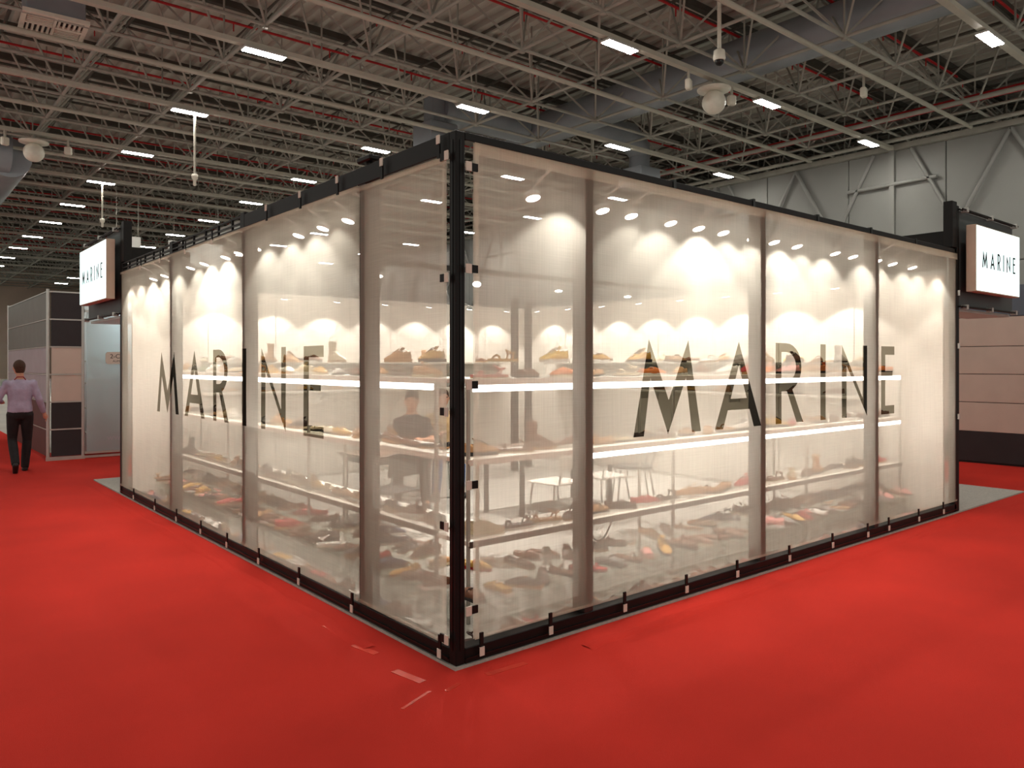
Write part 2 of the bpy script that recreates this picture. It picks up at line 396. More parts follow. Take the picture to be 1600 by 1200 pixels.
# frame of the two mesh walls
fr = thing('booth_frame', 'black aluminium frame with corner post carrying both mesh walls', 'frame')
cp = MB().box(0, .065, 0, .065, .016, 3.0, .006).build('corner_post', 'black_paint', fr)
MB().box(.028, .034, -.004, .001, .1, 2.95).build('groove_strip', 'black_gloss', cp)
MB().box(-.004, .001, .028, .034, .1, 2.95).build('groove_strip', 'black_gloss', cp)
for x in (1.05, 3.05, 5.03): MB().box(x-.04, x+.04, .002, .112, .106, 2.95, .002).build('post', 'post_dark', fr)
for y in (1.06, 3.16, 5.28): MB().box(.002, .112, y-.04, y+.04, .106, 2.885, .002).build('post', 'post_dark', fr)
MB().box(.065, BX, 0, .09, .016, .105, .004).build('base_rail', 'black_paint', fr)
MB().box(.065, BX, -.012, -.001, .045, .052).build('rail_lip', 'black_gloss', fr)
MB().box(0, .09, .065, BY, .016, .105, .004).build('base_rail', 'black_paint', fr)
MB().box(-.012, -.001, .065, BY, .045, .052).build('rail_lip', 'black_gloss', fr)
MB().box(.065, BX, .0, .09, 2.952, 3.0, .004).build('top_rail', 'black_paint', fr)
MB().box(0, .09, .065, 3.2, 2.885, 3.0, .004).build('top_rail', 'black_paint', fr)
MB().box(.06, .09, 3.2, BY, 2.90, 2.99, .004).build('top_rail', 'alu', fr)
for z in (2.885, 2.925, 2.985): MB().box(0, .025, 3.2, BY, z, z+.014).build('rail_bar', 'black_paint', fr)
y = 3.45
while y < BY:
    MB().box(0, .02, y, y+.014, 2.885, 2.998).build('rail_strut', 'black_paint', fr); y += .36
for y in (3.2, 5.28): MB().box(-.002, .09, y-.05, y+.05, 2.87, 3.02, .004).build('rail_joint', 'black_paint', fr)
for x in (1.9, 2.9, 3.9, 4.9, 5.9): MB().box(x, x+.03, -.006, .09, 2.945, 3.012).build('rail_clip', 'black_gloss', fr)
MB().box(6.93, 7.0, .0, .065, .016, 3.0, .004).build('post', 'black_paint', fr)
MB().box(0, .065, 7.38, 7.45, .016, 3.0, .004).build('post', 'black_paint', fr)

# letters (unit height, width in metres / height)
def glyph(ch, W, s):
    """list of loops; W and s in units of the letter height"""
    q = s*1.22
    if ch == 'M':
        return [[(0,0),(.215*W,1.0),(.5*W,.36),(.80*W,1.0),(W,0),(W-q,0),(.765*W,.60),(.49*W,0),(.235*W,.60),(q,0)]]
    if ch == 'A':
        xi = lambda z: q+(.5*W-q)*z/.72
        return [[(0,0),(.5*W,1),(W,0),(W-q,0),(W-xi(.21),.21),(xi(.21),.21),(q,0)], [(xi(.34),.34),(W-xi(.34),.34),(.5*W,.72)]]
    if ch == 'R':
        o = [(0,0),(0,1),(.38*W,1)]; cx, cz, rx, rz = .38*W, .70, .56*W, .30
        o += [(cx+rx*math.sin(t), cz+rz*math.cos(t)) for t in [math.pi*k/14 for k in range(1, 12)]]
        o += [(.60*W,.42),(W,0),(W-q,0),(.40*W,.40),(s,.40),(s,0)]
        h = [(s,.52),(s,.89),(.38*W,.89)]
        h += [(cx+(rx-s)*math.sin(t), .705+.185*math.cos(t)) for t in [math.pi*k/12 for k in range(1, 12)]] + [(.38*W,.52)]
        return [o, h]
    if ch == 'I': return [[(0,0),(0,1),(W,1),(W,0)]]
    if ch == 'N': return [[(0,0),(0,1),(W-s,.26),(W-s,1),(W,1),(W,0),(s,.72),(s,0)]]
    if ch == 'E':
        e = s*.95
        return [[(0,0),(0,1),(W,1),(W,1-e),(s,1-e),(s,.57+e/2),(.86*W,.57+e/2),(.86*W,.57-e/2),(s,.57-e/2),(s,e),(W,e),(W,0)]]
def inside(loops, x, y):
    c = False
    for L in loops:
        n = len(L)
        for i in range(n):
            (x1, y1), (x2, y2) = L[i], L[(i+1) % n]
            if (y1 > y) != (y2 > y) and x < (x2-x1)*(y-y1)/(y2-y1)+x1: c = not c
    return c
WORD = 'MARINE'
def banner(name, label, to3d, s0, s1, z0, z1, letters, lz0, lz1, seed, wave=.003):
    """cloth sheet in (s, z) with the printed letters cut out of the pale cloth and set in as dark cloth"""
    rnd = random.Random(seed); H = lz1-lz0; loops = []
    for ch, a, b in letters:
        loops.append([[(a+px*H, lz0+pz*H) for px, pz in L] for L in glyph(ch, (b-a)/H, .088/H)])
    P = []; E = []
    def chain(pts, close=True):
        o = len(P); P.extend(Vector(p) for p in pts); n = len(pts)
        E.extend((o+i, o+(i+1) % n) for i in range(n))
    ns, nz = max(4, int((s1-s0)/.11)), int((z1-z0)/.11)
    rim = [(s0+(s1-s0)*i/ns, z0) for i in range(ns)]+[(s1, z0+(z1-z0)*i/nz) for i in range(nz)]
    rim += [(s1-(s1-s0)*i/ns, z1) for i in range(ns)]+[(s0, z1-(z1-z0)*i/nz) for i in range(nz)]
    chain(rim)
    for L in loops:
        for l in L:
            d = []
            for i in range(len(l)):
                a = Vector(l[i]); b = Vector(l[(i+1) % len(l)]); k = max(1, int((b-a).length/.12))
                d += [tuple(a.lerp(b, j/k)) for j in range(k)]
            chain(d)
    for i in range(1, ns):
        for j in range(1, nz):
            P.append(Vector((s0+(s1-s0)*(i+rnd.uniform(-.2,.2))/ns, z0+(z1-z0)*(j+rnd.uniform(-.2,.2))/nz)))
    V, _, F, *_ = delaunay_2d_cdt(P, E, [], 0, 1e-5)
    ph = [rnd.uniform(0, 6) for _ in range(6)]
    def off(s, z):
        ed = min(1, (s-s0)*4, (s1-s)*4)*min(1, (z-z0)*5+.2, (z1-z)*5)
        return wave*max(0, ed)*(.5+.5*math.sin(s*2.1+ph[0]+.8*math.sin(z*2+ph[1]))+.25*math.sin(s*7+z*1.7+ph[2])+.2*math.sin(z*5.5+s*1.1+ph[3]))
    co = [to3d(v[0], v[1], off(v[0], v[1])) for v in V]
    groups = [[] for _ in range(len(letters)+1)]
    for fc in F:
        cx = sum(V[i][0] for i in fc)/len(fc); cz = sum(V[i][1] for i in fc)/len(fc); g = 0
        if lz0 < cz < lz1:
            for k, L in enumerate(loops):
                if inside(L, cx, cz): g = k+1; break
        groups[g].append(tuple(fc))
    root = thing(name, label, 'banner')
    for g, fs in enumerate(groups):
        if not fs: continue
        used = sorted({i for f in fs for i in f}); ix = {i: k for k, i in enumerate(used)}
        mb = MB().add([co[i] for i in used], [tuple(ix[i] for i in f) for f in fs], True)
        o = mb.build('cloth' if g == 0 else 'letter', 'mesh_cloth' if g == 0 else 'letter_cloth', root)
        if g: o['label'] = 'dark see-through printed letter '+letters[g-1][0]
    # folded hems
    e = .004
    return root
RL = [('M',1.47,2.22),('A',2.39,3.02),('R',3.23,3.66),('I',3.95,4.04),('N',4.33,4.82),('E',5.11,5.40)]
r3 = lambda s, z, o: (s, -.002-o, z)
l3 = lambda s, z, o: (-.002-o, 7.3-s, z)       # s runs from left to right as seen from outside
LL = [('M',7.3-5.79,7.3-5.00),('A',7.3-4.80,7.3-4.18),('R',7.3-3.93,7.3-3.52),('I',7.3-3.185,7.3-3.09),('N',7.3-2.76,7.3-2.27),('E',7.3-1.95,7.3-1.62)]
ban_r = banner('mesh_banner', 'cream see-through mesh banner on the right wall, dark letters reading MARINE', r3, .118, 6.955, .145, 2.945, RL, 1.20, 1.87, 3)
ban_l = banner('mesh_banner', 'cream see-through mesh banner on the left wall, dark letters reading MARINE', l3, -.12, 7.3-1.085, .125, 2.878, LL, 1.16, 1.83, 5)
ban_c = banner('mesh_banner', 'narrow plain mesh panel without letters left of the corner post', l3, 7.3-1.08, 7.3-.085, .125, 2.868, [], 0, 0, 9, .003)
# hems: folded double cloth along the borders
for o, bits in ((ban_r, [((.118,-.016,2.875),(6.955,-.020,2.945)), ((.118,-.018,.145),(.145,-.014,2.945)), ((.118,-.018,.145),(6.955,-.014,.165))]),
                (ban_c, [((-.018,.085,2.835),(-.014,1.08,2.868)), ((-.018,.085,.125),(-.014,.105,2.868)), ((-.018,.085,.125),(-.014,1.08,.15))]),
                (ban_l, [((-.018,1.085,2.85),(-.014,7.42,2.878)), ((-.018,1.085,.125),(-.014,7.42,.15))])):
    for a, b in bits:
        x0, x1 = sorted((a[0], b[0])); y0, y1 = sorted((a[1], b[1])); z0, z1 = sorted((a[2], b[2]))
        if x1-x0 < .01: v = [(x0,y0,z0),(x0,y1,z0),(x0,y1,z1),(x0,y0,z1)]
        else: v = [(x0,y0,z0),(x1,y0,z0),(x1,y0,z1),(x0,y0,z1)]
        MB().add(v, [(0,1,2,3)]).build('hem', 'mesh_cloth', o)
# straps that tie the banners to the frame: black strap with a square of tape on it
def strap_r(x, z, vert=True):
    if vert: s_ = MB().box(x-.012, x+.012, -.030, -.020, z-.045, z+.045); t_ = MB().box(x-.016, x+.016, -.034, -.028, z-.085, z-.035)
    else: s_ = MB().box(x-.012, x+.035, -.030, -.020, z-.022, z+.022); t_ = MB().box(x-.05, x-.012, -.034, -.026, z-.026, z+.026)
    o = s_.build('strap', 'black_paint', ban_r); t_.build('tape_square', 'tape', o)
def strap_l(b, y, z, vert=True, up=False):
    k = 1 if up else -1
    if vert: s_ = MB().box(-.030, -.020, y-.012, y+.012, z-.045, z+.045); t_ = MB().box(-.034, -.028, y-.016, y+.016, z+k*.06-.025, z+k*.06+.025)
    else: s_ = MB().box(-.030, -.020, y-.02, y+.028, z-.022, z+.022); t_ = MB().box(-.034, -.026, y-.052, y-.02, z-.026, z+.026)
    o = s_.build('strap', 'black_paint', b); t_.build('tape_square', 'tape', o)
for x in (.16, .69, 1.36, 2.02, 2.65, 3.40, 4.12, 4.79, 5.23, 5.92, 6.55): strap_r(x, .135)
for z in (2.80, 2.23, 1.58, 1.02, .32): strap_r(.098, z, False)
for y in (.12, 1.15, 1.98, 2.76, 3.5, 4.22, 5.0, 5.8, 6.72): strap_l(ban_c if y < 1 else ban_l, y, .125)
for z in (2.86, 2.18, 1.43, .79, .16): strap_l(ban_c, .085, z, False)
for y in (.13, .76, 1.36, 1.96, 2.6, 3.9, 4.7, 5.6, 6.4): strap_l(ban_c if y < 1 else ban_l, y, 2.905, True, y < 3)
for z in (1.9, 1.1, 2.5): MB().tube((6.965, -.03, z-.03), (6.965, -.03, z+.03), .014, 6).build('eyelet', 'alu', ban_r)

# sign towers
def tower(label, to, L, s0):
    """to(s, d, z): s along the wall away from the corner, d outwards"""
    t = thing('sign_tower', label, 'sign tower')
    def bx(name, m, s0, s1, d0, d1, z0, z1, par=t, bev=.004):
        a = to(s0, d0, z0); b = to(s1, d1, z1)
        return MB().box(min(a[0],b[0]), max(a[0],b[0]), min(a[1],b[1]), max(a[1],b[1]), z0, z1, bev).build(name, m, par)
    bx('post', 'black_paint', s0-.13, s0-.005, -.10, 0, 3.015, 3.54)
    bx('post', 'black_paint', s0+.0, s0+.06, -.07, 0, .016, 3.5)
    bx('fascia_panel', 'fascia', s0+.06, s0+L, -.05, -.02, 2.36, 3.46)
    bx('soffit', 'alu', s0+.02, s0+L, -.55, -.05, 2.30, 2.335)
    bx('return_panel', 'black_paint', s0-.05, s0-.0, -.85, -.11, 2.78, 3.22)
    for z in (2.34, 3.45):
        for dd in (0, .035): bx('rail_bar', 'black_paint', s0+.03, s0+L, dd, dd+.018, z, z+.018)
        for k in (.08, .5, .95): bx('clamp', 'alu', s0+k*L-.02, s0+k*L+.02, -.01, .065, z-.02, z+.035)
    return t
tr_ = lambda s, d, z: (s, -d, z)
tl_ = lambda s, d, z: (-d, s, z)
tower('dark fascia tower with lit sign at the right end of the mesh wall', tr_, 1.85, 7.0)
tower('dark fascia tower with lit sign at the left end of the mesh wall', tl_, 2.05, 7.45)
def light_box(label, to, s0, s1, z0, z1, flip):
    t = thing('light_box_sign', label, 'sign')
    def bx(name, m, a0, a1, d0, d1, zz0, zz1, bev=0):
        a = to(a0, d0, zz0); b = to(a1, d1, zz1)
        return MB().box(min(a[0],b[0]), max(a[0],b[0]), min(a[1],b[1]), max(a[1],b[1]), zz0, zz1, bev).build(name, m, t)
    bx('case', 'sign_side', s0, s1, .056, .16, z0, z1, .004)
    fc = bx('lit_face', 'sign_glow', s0+.012, s1-.012, .16, .164, z0+.012, z1-.012)
    W = s1-s0; lh = (z1-z0)*.26; x = W*.12; zc = z0+(z1-z0)*.37
    ws_ = [.98, .80, .56, .13, .72, .50]; tot = sum(ws_); gap = (W*.76-tot*lh*.82)/5
    for ch, w_ in zip(WORD, ws_):
        w_ *= .82
        P = []; E = []
        for L in glyph(ch, w_, .105):
            o = len(P); P += [Vector(p) for p in L]; E += [(o+i, o+(i+1) % len(L)) for i in range(len(L))]
        V, _, F, *_ = delaunay_2d_cdt(P, E, [], 0, 1e-6); LO = glyph(ch, w_, .105)
        F = [f for f in F if inside(LO, sum(V[i][0] for i in f)/len(f), sum(V[i][1] for i in f)/len(f))]
        n = len(V); pos = lambda v, d: to((s1-x-v[0]*lh) if flip else (s0+x+v[0]*lh), d, zc+v[1]*lh)
        mb = MB().add([pos(v, .165) for v in V], [tuple(f) for f in F]); mb.add([pos(v, .168) for v in V], [tuple(reversed(f)) for f in F])
        o = mb.build('letter', 'sign_letter', fc); o['label'] = 'black letter '+ch
        x += w_*lh+gap
    return t
light_box('white lit light box reading MARINE on the right tower', tr_, 7.10, 8.52, 2.52, 3.28, False)
light_box('white lit light box reading MARINE on the left tower', tl_, 7.52, 9.15, 2.54, 3.32, True)

# inner walls of the booth
def inner_wall(name, label, ax):
    w = thing(name, label, 'wall', kind='structure')
    a = .12; L = 7.39 if ax == 'x' else 6.92
    n = 7
    for k in range(n):
        s0 = a+(L-a)*k/n; s1 = a+(L-a)*(k+1)/n
        b = (BX-.05, BX, s0+.004, s1-.004) if ax == 'x' else (s0+.004, s1-.004, 7.40, 7.45)
        MB().box(b[0], b[1], b[2], b[3], .016, 2.72, .003).build('wall_panel', 'booth_wall', w)
    return w
inner_wall('wall_inner_right', 'white inner wall of the booth opposite the left mesh', 'x')
inner_wall('wall_inner_back', 'white inner wall of the booth opposite the right mesh', 'y')
for x, y, lb in ((5.25, 5.75, 'leftmost'), (5.75, 6.0, 'middle'), (5.9, 5.0, 'rightmost')):
    t = thing('inner_post', 'dark slim post deep inside the booth, %s of three' % lb, 'post', (x, y, .016), 0, 'posts inside the booth')
    MB().box(-.045, .045, -.045, .045, 0, 2.70, .004).build('shaft', 'post_dark', t)
    MB().box(-.07, .07, -.07, .07, 0, .012).build('foot_plate', 'alu', t)

# display racks
def rack(label, to, s0, s1, led_mid):
    t = thing('display_rack', label, 'rack')
    def bx(name, m, a0, a1, d0, d1, z0, z1, par=t, bev=.003):
        a = to(a0, d0); b = to(a1, d1)
        return MB().box(min(a[0],b[0]), max(a[0],b[0]), min(a[1],b[1]), max(a[1],b[1]), z0, z1, bev).build(name, m, par)
    n = 3
    for z in (.55, 1.08, 1.60):
        for k in range(n):
            a = s0+(s1-s0)*k/n; b = s0+(s1-s0)*(k+1)/n
            o = bx('shelf', 'shelf_white', a+.003, b-.003, .50, .90, z-.03, z)
            bx('shelf_lip', 'shelf_edge' if z < 1 else 'shelf_white', a+.003, b-.003, .488, .50, z-.04, z+.002, o)
    for k in range(n+1):
        s = s0+(s1-s0)*k/n
        for d in (.52, .88): bx('upright', 'steel_grey', s-.011 if 0 < k < n else (s if k == 0 else s-.022), s+.011 if 0 < k < n else (s+.022 if k == 0 else s), d-.011, d+.011, .016, 1.57)
    bx('led_strip', 'led', s0+.05, s1-.05, .495, .53, 1.515, 1.565)
    if led_mid is not None: bx('led_strip', 'led', led_mid, s1-.05, .495, .53, 1.0, 1.045)
    return t
rr = lambda s, d: (s, d)
rl = lambda s, d: (d, s)
rack_r = rack('white open display rack with lit shelf edges behind the right mesh', rr, .46, 6.75, 1.5)
rack_l = rack('white open display rack with one lit shelf behind the left mesh', rl, .95, 7.05, None)
cb = MB().path([(1.55+.3*k/10, .53, .53-.16*math.sin(math.pi*k/10)) for k in range(11)], .006); cb.build('hanging_cable', 'black_paint', rack_r)

# ------------------------------------------------------------------ shoes
def upper(st, rnd=.9):
    """st: (x, half width, rim height, opening depth (positive) or arch (negative), z base)"""
    R = []
    for x, w, h, d, zb in st:
        H = h-zb; top = h-d
        R.append([(x, w, zb), (x, w*1.06, zb+.3*H), (x, w*.98, zb+.62*H), (x, w*.74, h), (x, w*.42, h-d*.75), (x, 0, top),
                  (x, -w*.42, h-d*.75), (x, -w*.74, h), (x, -w*.98, zb+.62*H), (x, -w*1.06, zb+.3*H), (x, -w, zb)])
    return MB().rings(R)
def sole(z0, z1, k=1.08, heel=0):
    out = [(-.004,.018),(-.006,.028),(.02,.034),(.07,.034),(.12,.032),(.17,.041),(.21,.043),(.245,.034),(.268,.018),(.274,.0)]
    L = [(x, w*k) for x, w in out]; ring = L+[(x, -w) for x, w in reversed(L[:-1])]
    z = lambda x, b: b+heel*max(0, 1-x/.16)
    return MB().rings([[(x, y, z(x, z0)) for x, y in ring], [(x*1.0, y*1.0, z(x, z1)) for x, y in ring]], smooth=False)
def bar(x, z, w, r=.004, dz=.012): return MB().path([(x, -w, z-dz), (x, -w*.5, z), (x, w*.5, z), (x, w, z-dz)], r, 5)
KIND = {}
def kind(name, word, parts, L): KIND[name] = (word, [(n, p.mesh('%s_%s' % (name, n)), slot) for n, p, slot in parts], L)
sn = [(0,.022,.080,.0,.02),(.012,.030,.090,.03,.02),(.045,.033,.080,.05,.02),(.085,.034,.078,.05,.02),(.105,.036,.092,.02,.02),(.13,.038,.084,-.012,.02),(.165,.041,.066,-.014,.02),(.205,.043,.048,-.014,.02),(.24,.039,.040,-.012,.02),(.262,.029,.034,-.008,.02),(.274,.012,.026,-.003,.02)]
laces = MB()
for k in range(4):
    b = bar(.115+k*.02, .108-k*.0105, .028); laces.add(b.v, b.f, True)
tong = MB().rings([[(.088,-.018,.095),(.088,.018,.095),(.086,.018,.101),(.086,-.018,.101)],[(.07,-.02,.118),(.07,.02,.118),(.066,.018,.122),(.066,-.018,.122)]], smooth=False)
kind('sneaker', 'sneaker', [('upper', upper(sn), 0), ('sole', sole(0, .026), 1), ('laces', laces, 1), ('tongue', tong, 0)], .27)
lo = [(0,.02,.058,.0,.014),(.012,.029,.064,.025,.014),(.05,.032,.054,.035,.014),(.09,.033,.050,.032,.014),(.125,.036,.058,.012,.014),(.145,.038,.058,-.010,.014),(.18,.041,.048,-.012,.014),(.215,.042,.038,-.010,.014),(.245,.035,.032,-.008,.014),(.264,.025,.026,-.005,.014),(.274,.010,.021,-.002,.014)]
kind('loafer', 'loafer', [('upper', upper(lo), 0), ('sole', sole(0, .016, 1.0, .008), 1), ('strap', bar(.15, .068, .036, .007, .018), 1)], .27)
mj = [(0,.02,.050,.0,.012),(.012,.028,.055,.028,.012),(.05,.031,.042,.028,.012),(.10,.032,.036,.022,.012),(.15,.037,.034,.018,.012),(.185,.040,.036,.004,.012),(.21,.040,.034,-.008,.012),(.245,.034,.028,-.007,.012),(.263,.025,.024,-.004,.012),(.273,.010,.019,-.002,.012)]
kind('mary_jane', 'strap shoe', [('upper', upper(mj), 0), ('sole', sole(0, .014, .98, .006), 1), ('strap', MB().path([(.09,-.034,.03),(.092,-.026,.062),(.094,0,.072),(.092,.026,.062),(.09,.034,.03)], .006, 5), 0)], .27)
sl = [(0,.022,.062,.0,.02),(.012,.030,.066,.026,.02),(.05,.033,.058,.034,.02),(.09,.034,.060,.030,.02),(.12,.037,.070,.006,.02),(.145,.039,.066,-.012,.02),(.18,.042,.054,-.014,.02),(.215,.043,.044,-.012,.02),(.245,.037,.037,-.010,.02),(.264,.027,.032,-.006,.02),(.275,.012,.026,-.003,.02)]
kind('slip_on', 'slip-on shoe', [('upper', upper(sl), 0), ('sole', sole(0, .024, 1.06), 1), ('trim_band', bar(.122, .074, .033, .005, .016), 1)], .27)
bo_st = [(0,.020,.066,.0,.02),(.012,.030,.085,.0,.02),(.05,.034,.11,-.01,.02),(.10,.036,.10,-.012,.02),(.13,.038,.082,-.014,.02),(.165,.041,.064,-.014,.02),(.205,.043,.05,-.012,.02),(.245,.037,.038,-.010,.02),(.263,.027,.033,-.006,.02),(.274,.012,.027,-.003,.02)]
def ell(cx, z, rx, ry, n=12): return [(cx+rx*math.cos(2*math.pi*i/n), ry*math.sin(2*math.pi*i/n), z) for i in range(n)]
shaft = MB().rings([ell(.05,.06,.05,.034), ell(.046,.12,.042,.033), ell(.043,.20,.046,.038), ell(.042,.205,.040,.032), ell(.044,.14,.035,.027)])
heel = MB().box(0, .055, -.028, .028, -.0, .026, .004)
kind('ankle_boot', 'ankle boot', [('upper', upper(bo_st), 0), ('shaft', shaft, 0), ('sole', sole(.002, .024, 1.0), 1), ('heel', heel, 1)], .27)
def sandal_parts():
    b = MB().path([(.2,-.042,.015),(.195,-.03,.042),(.19,0,.052),(.195,.03,.042),(.2,.042,.015)], .008, 6)
    c = MB().path([(.06,-.034,.02),(.045,-.03,.06),(.015,-.015,.072),(.015,.015,.072),(.045,.03,.06),(.06,.034,.02)], .006, 6)
    d = MB().path([(.045,-.03,.06),(.10,0,.092),(.045,.03,.06)], .006, 6)
    return [('footbed', sole(.008, .026, 1.0), 0), ('outsole', sole(0, .008, 1.02), 1), ('toe_strap', b, 0), ('heel_strap', c, 0), ('ankle_strap', d, 0)]
kind('sandal', 'sandal', sandal_parts(), .27)
SHC = {}
for nm, c in {'white': (228,224,216), 'cream': (214,198,168), 'tan': (184,140,96), 'brown': (112,74,52), 'dark brown': (64,44,36), 'black': (34,30,30), 'yellow': (228,184,52), 'mustard': (200,154,70), 'red': (178,44,44), 'pink': (222,150,142), 'green': (96,116,74), 'grey': (132,128,124), 'navy': (52,58,84), 'orange': (214,120,56)}.items():
    mat('shoe_'+nm, c, .55, 0, .12, 30, .2, 120); SHC[nm] = MATS['shoe_'+nm]
def make_shoe(k, colour, loc, rz, label, group, sole_c=None, scale=1.0, tilt=0):
    word, parts, L = KIND[k]
    t = thing({'sneaker':'sneaker','loafer':'loafer','mary_jane':'strap_shoe','slip_on':'slip_on_shoe','ankle_boot':'ankle_boot','sandal':'sandal'}[k], label, 'boot' if k == 'ankle_boot' else ('sandal' if k == 'sandal' else 'shoe'), loc, rz, group)
    t.scale = (scale,)*3
    for n, me, slot in parts:
        if not me.materials: me.materials.append(SHC['white'])
        o = link(n, me, t, (-.135, 0, 0)); o.material_slots[0].link = 'OBJECT'
        o.material_slots[0].material = SHC[sole_c if slot else colour]
    return t
WARM = ['tan','brown','brown','dark brown','mustard','cream','brown','tan','black','grey','brown','red','white','brown','dark brown','pink','navy','brown','tan','dark brown','yellow','brown','cream','tan']
KN = ['sneaker','loafer','mary_jane','slip_on','sneaker','sandal','sneaker','loafer','slip_on','ankle_boot']
LOWC = ['brown','dark brown','brown','tan','brown','grey','black','dark brown','mustard','red','white','brown','pink','navy']
LOWK = ['sneaker','loafer','mary_jane','slip_on','sneaker','slip_on','loafer','sandal']
riser_cache = {}
def riser(loc, rz, h, label, group, w=.30, d=.17):
    key = (h, w, d)
    if key not in riser_cache:
        mb = MB().box(-w/2, w/2, -d/2, d/2, h-.005, h).box(-w/2, -w/2+.005, -d/2, d/2, 0, h-.005).box(w/2-.005, w/2, -d/2, d/2, 0, h-.005)
        me = mb.mesh('acrylic_riser'); me.materials.append(MATS['acrylic']); riser_cache[key] = me
    return tag(link('acrylic_riser', riser_cache[key], None, loc, rz), label, 'riser', group)
def shoe_row(to, side, place, s0, s1, n, d, z, seed, colours=WARM, kinds=KN, yaw=.5, base=0, ris=0, jit=.015, turn=0):
    r = random.Random(seed)
    for k in range(n):
        s = s0+(s1-s0)*(k+.5)/n+r.uniform(-jit, jit); dd = d+r.uniform(-.012, .012)
        kd = r.choice(kinds); c = r.choice(colours)
        sc_ = r.choice(['white','cream','white','black','tan']) if kd in ('sneaker','slip_on','sandal') else r.choice(['black','dark brown','tan'])
        x, y = to(s, dd)
        ang = (0 if side == 'right' else math.pi/2)+r.choice([0, math.pi])+r.uniform(-yaw, yaw)+turn*r.choice([-1, 1])
        lb = '%s %s %s behind %s mesh, %s from corner' % (c, KIND[kd][0], place, side, ORD[k])
        if ris:
            x2, y2 = to(s, d)
            riser((x2, y2, z), 0 if side == 'right' else math.pi/2, ris, 'clear acrylic riser %s behind %s mesh, %s from corner' % (place, side, ORD[k]), 'acrylic risers %s, %s mesh' % (place, side), w=min(.30, (s1-s0)/n-.012))
        make_shoe(kd, c, (x, y, z+ris+.0005), ang, lb, 'shoes %s, %s side' % (place, side), sc_, r.uniform(.94, 1.0))
FL = .016
shoe_row(rr, 'right', 'in the floor row', .25, 6.6, 28, .185, FL, 11, yaw=.6, kinds=LOWK, colours=LOWC)
shoe_row(rr, 'right', 'in the front riser row', .3, 6.65, 30, .41, FL, 12, yaw=.4, ris=.2, turn=1.15, kinds=LOWK, colours=LOWC)
shoe_row(rl, 'left', 'in the floor row', .62, 7.05, 28, .185, FL, 13, yaw=.6, kinds=LOWK, colours=LOWC)
shoe_row(rl, 'left', 'in the front riser row', .65, 7.1, 30, .41, FL, 14, yaw=.4, ris=.2, turn=1.15, kinds=LOWK, colours=LOWC)
shoe_row(rr, 'right', 'in the back riser row', .95, 6.6, 24, .70, FL, 31, yaw=.4, ris=.24, turn=1.1, kinds=LOWK, colours=LOWC)
shoe_row(rl, 'left', 'in the back riser row', 1.25, 7.0, 24, .70, FL, 32, yaw=.4, ris=.24, turn=1.1, kinds=LOWK, colours=LOWC)
shoe_row(rr, 'right', 'on the lowest shelf', .55, 6.7, 22, .66, .55, 15, yaw=.6)
shoe_row(rr, 'right', 'on the middle shelf', .55, 6.7, 22, .66, 1.08, 16, yaw=.6)
shoe_row(rr, 'right', 'on the top shelf', .55, 6.7, 18, .62, 1.60, 17, colours=['cream','mustard','tan','white','pink','brown','yellow','red','orange','tan'], yaw=.4)
shoe_row(rr, 'right', 'on top shelf risers', .75, 6.6, 12, .80, 1.60, 18, colours=['cream','mustard','tan','white','pink','yellow','brown'], yaw=.3, ris=.11)
shoe_row(rl, 'left', 'on the lowest shelf', 1.05, 7.0, 21, .66, .55, 19, yaw=.6)
shoe_row(rl, 'left', 'on the middle shelf', 1.05, 7.0, 21, .66, 1.08, 20, yaw=.6)
shoe_row(rl, 'left', 'on the top shelf', 1.05, 7.0, 17, .62, 1.60, 21, colours=['cream','brown','tan','white','green','mustard','grey','tan'], yaw=.4)
shoe_row(rl, 'left', 'on top shelf risers', 1.15, 6.9, 11, .80, 1.60, 22, colours=['cream','brown','tan','white','mustard','grey'], yaw=.3, ris=.11)
# loose pairs on the booth floor
LOOSE = [((775,884),'white',.2,'sneaker','left shoe of the white pair with red lining','white'), ((797,886),'white',.1,'sneaker','right shoe of the white pair with red lining','white'),
         ((826,876),'brown',-.5,'slip_on','left shoe of the brown pair','dark brown'), ((851,873),'brown',-.4,'slip_on','right shoe of the brown pair','dark brown'),
         ((640,856),'brown',.3,'loafer','nearer shoe of the brown pair left of the post','dark brown'), ((668,860),'brown',.4,'loafer','farther right shoe of the brown pair left of the post','tan'),
         ((612,838),'navy',.2,'sneaker','dark sneaker farthest left','white'), ((600,830),'grey',.3,'sneaker','grey sneaker farthest left','white'),
         ((690,886),'tan',.8,'slip_on','tan shoe right beside the corner post','cream'), ((744,892),'mustard',-.6,'slip_on','mustard shoe right of the corner post','red')]
for (px, py), c, a, kd, lb, sc_ in LOOSE:
    x, y = floor_pt(px, py)
    make_shoe(kd, c, (x, y, FL+.0005), a-.55, lb+' on the booth floor', 'loose shoes on the booth floor', sc_)
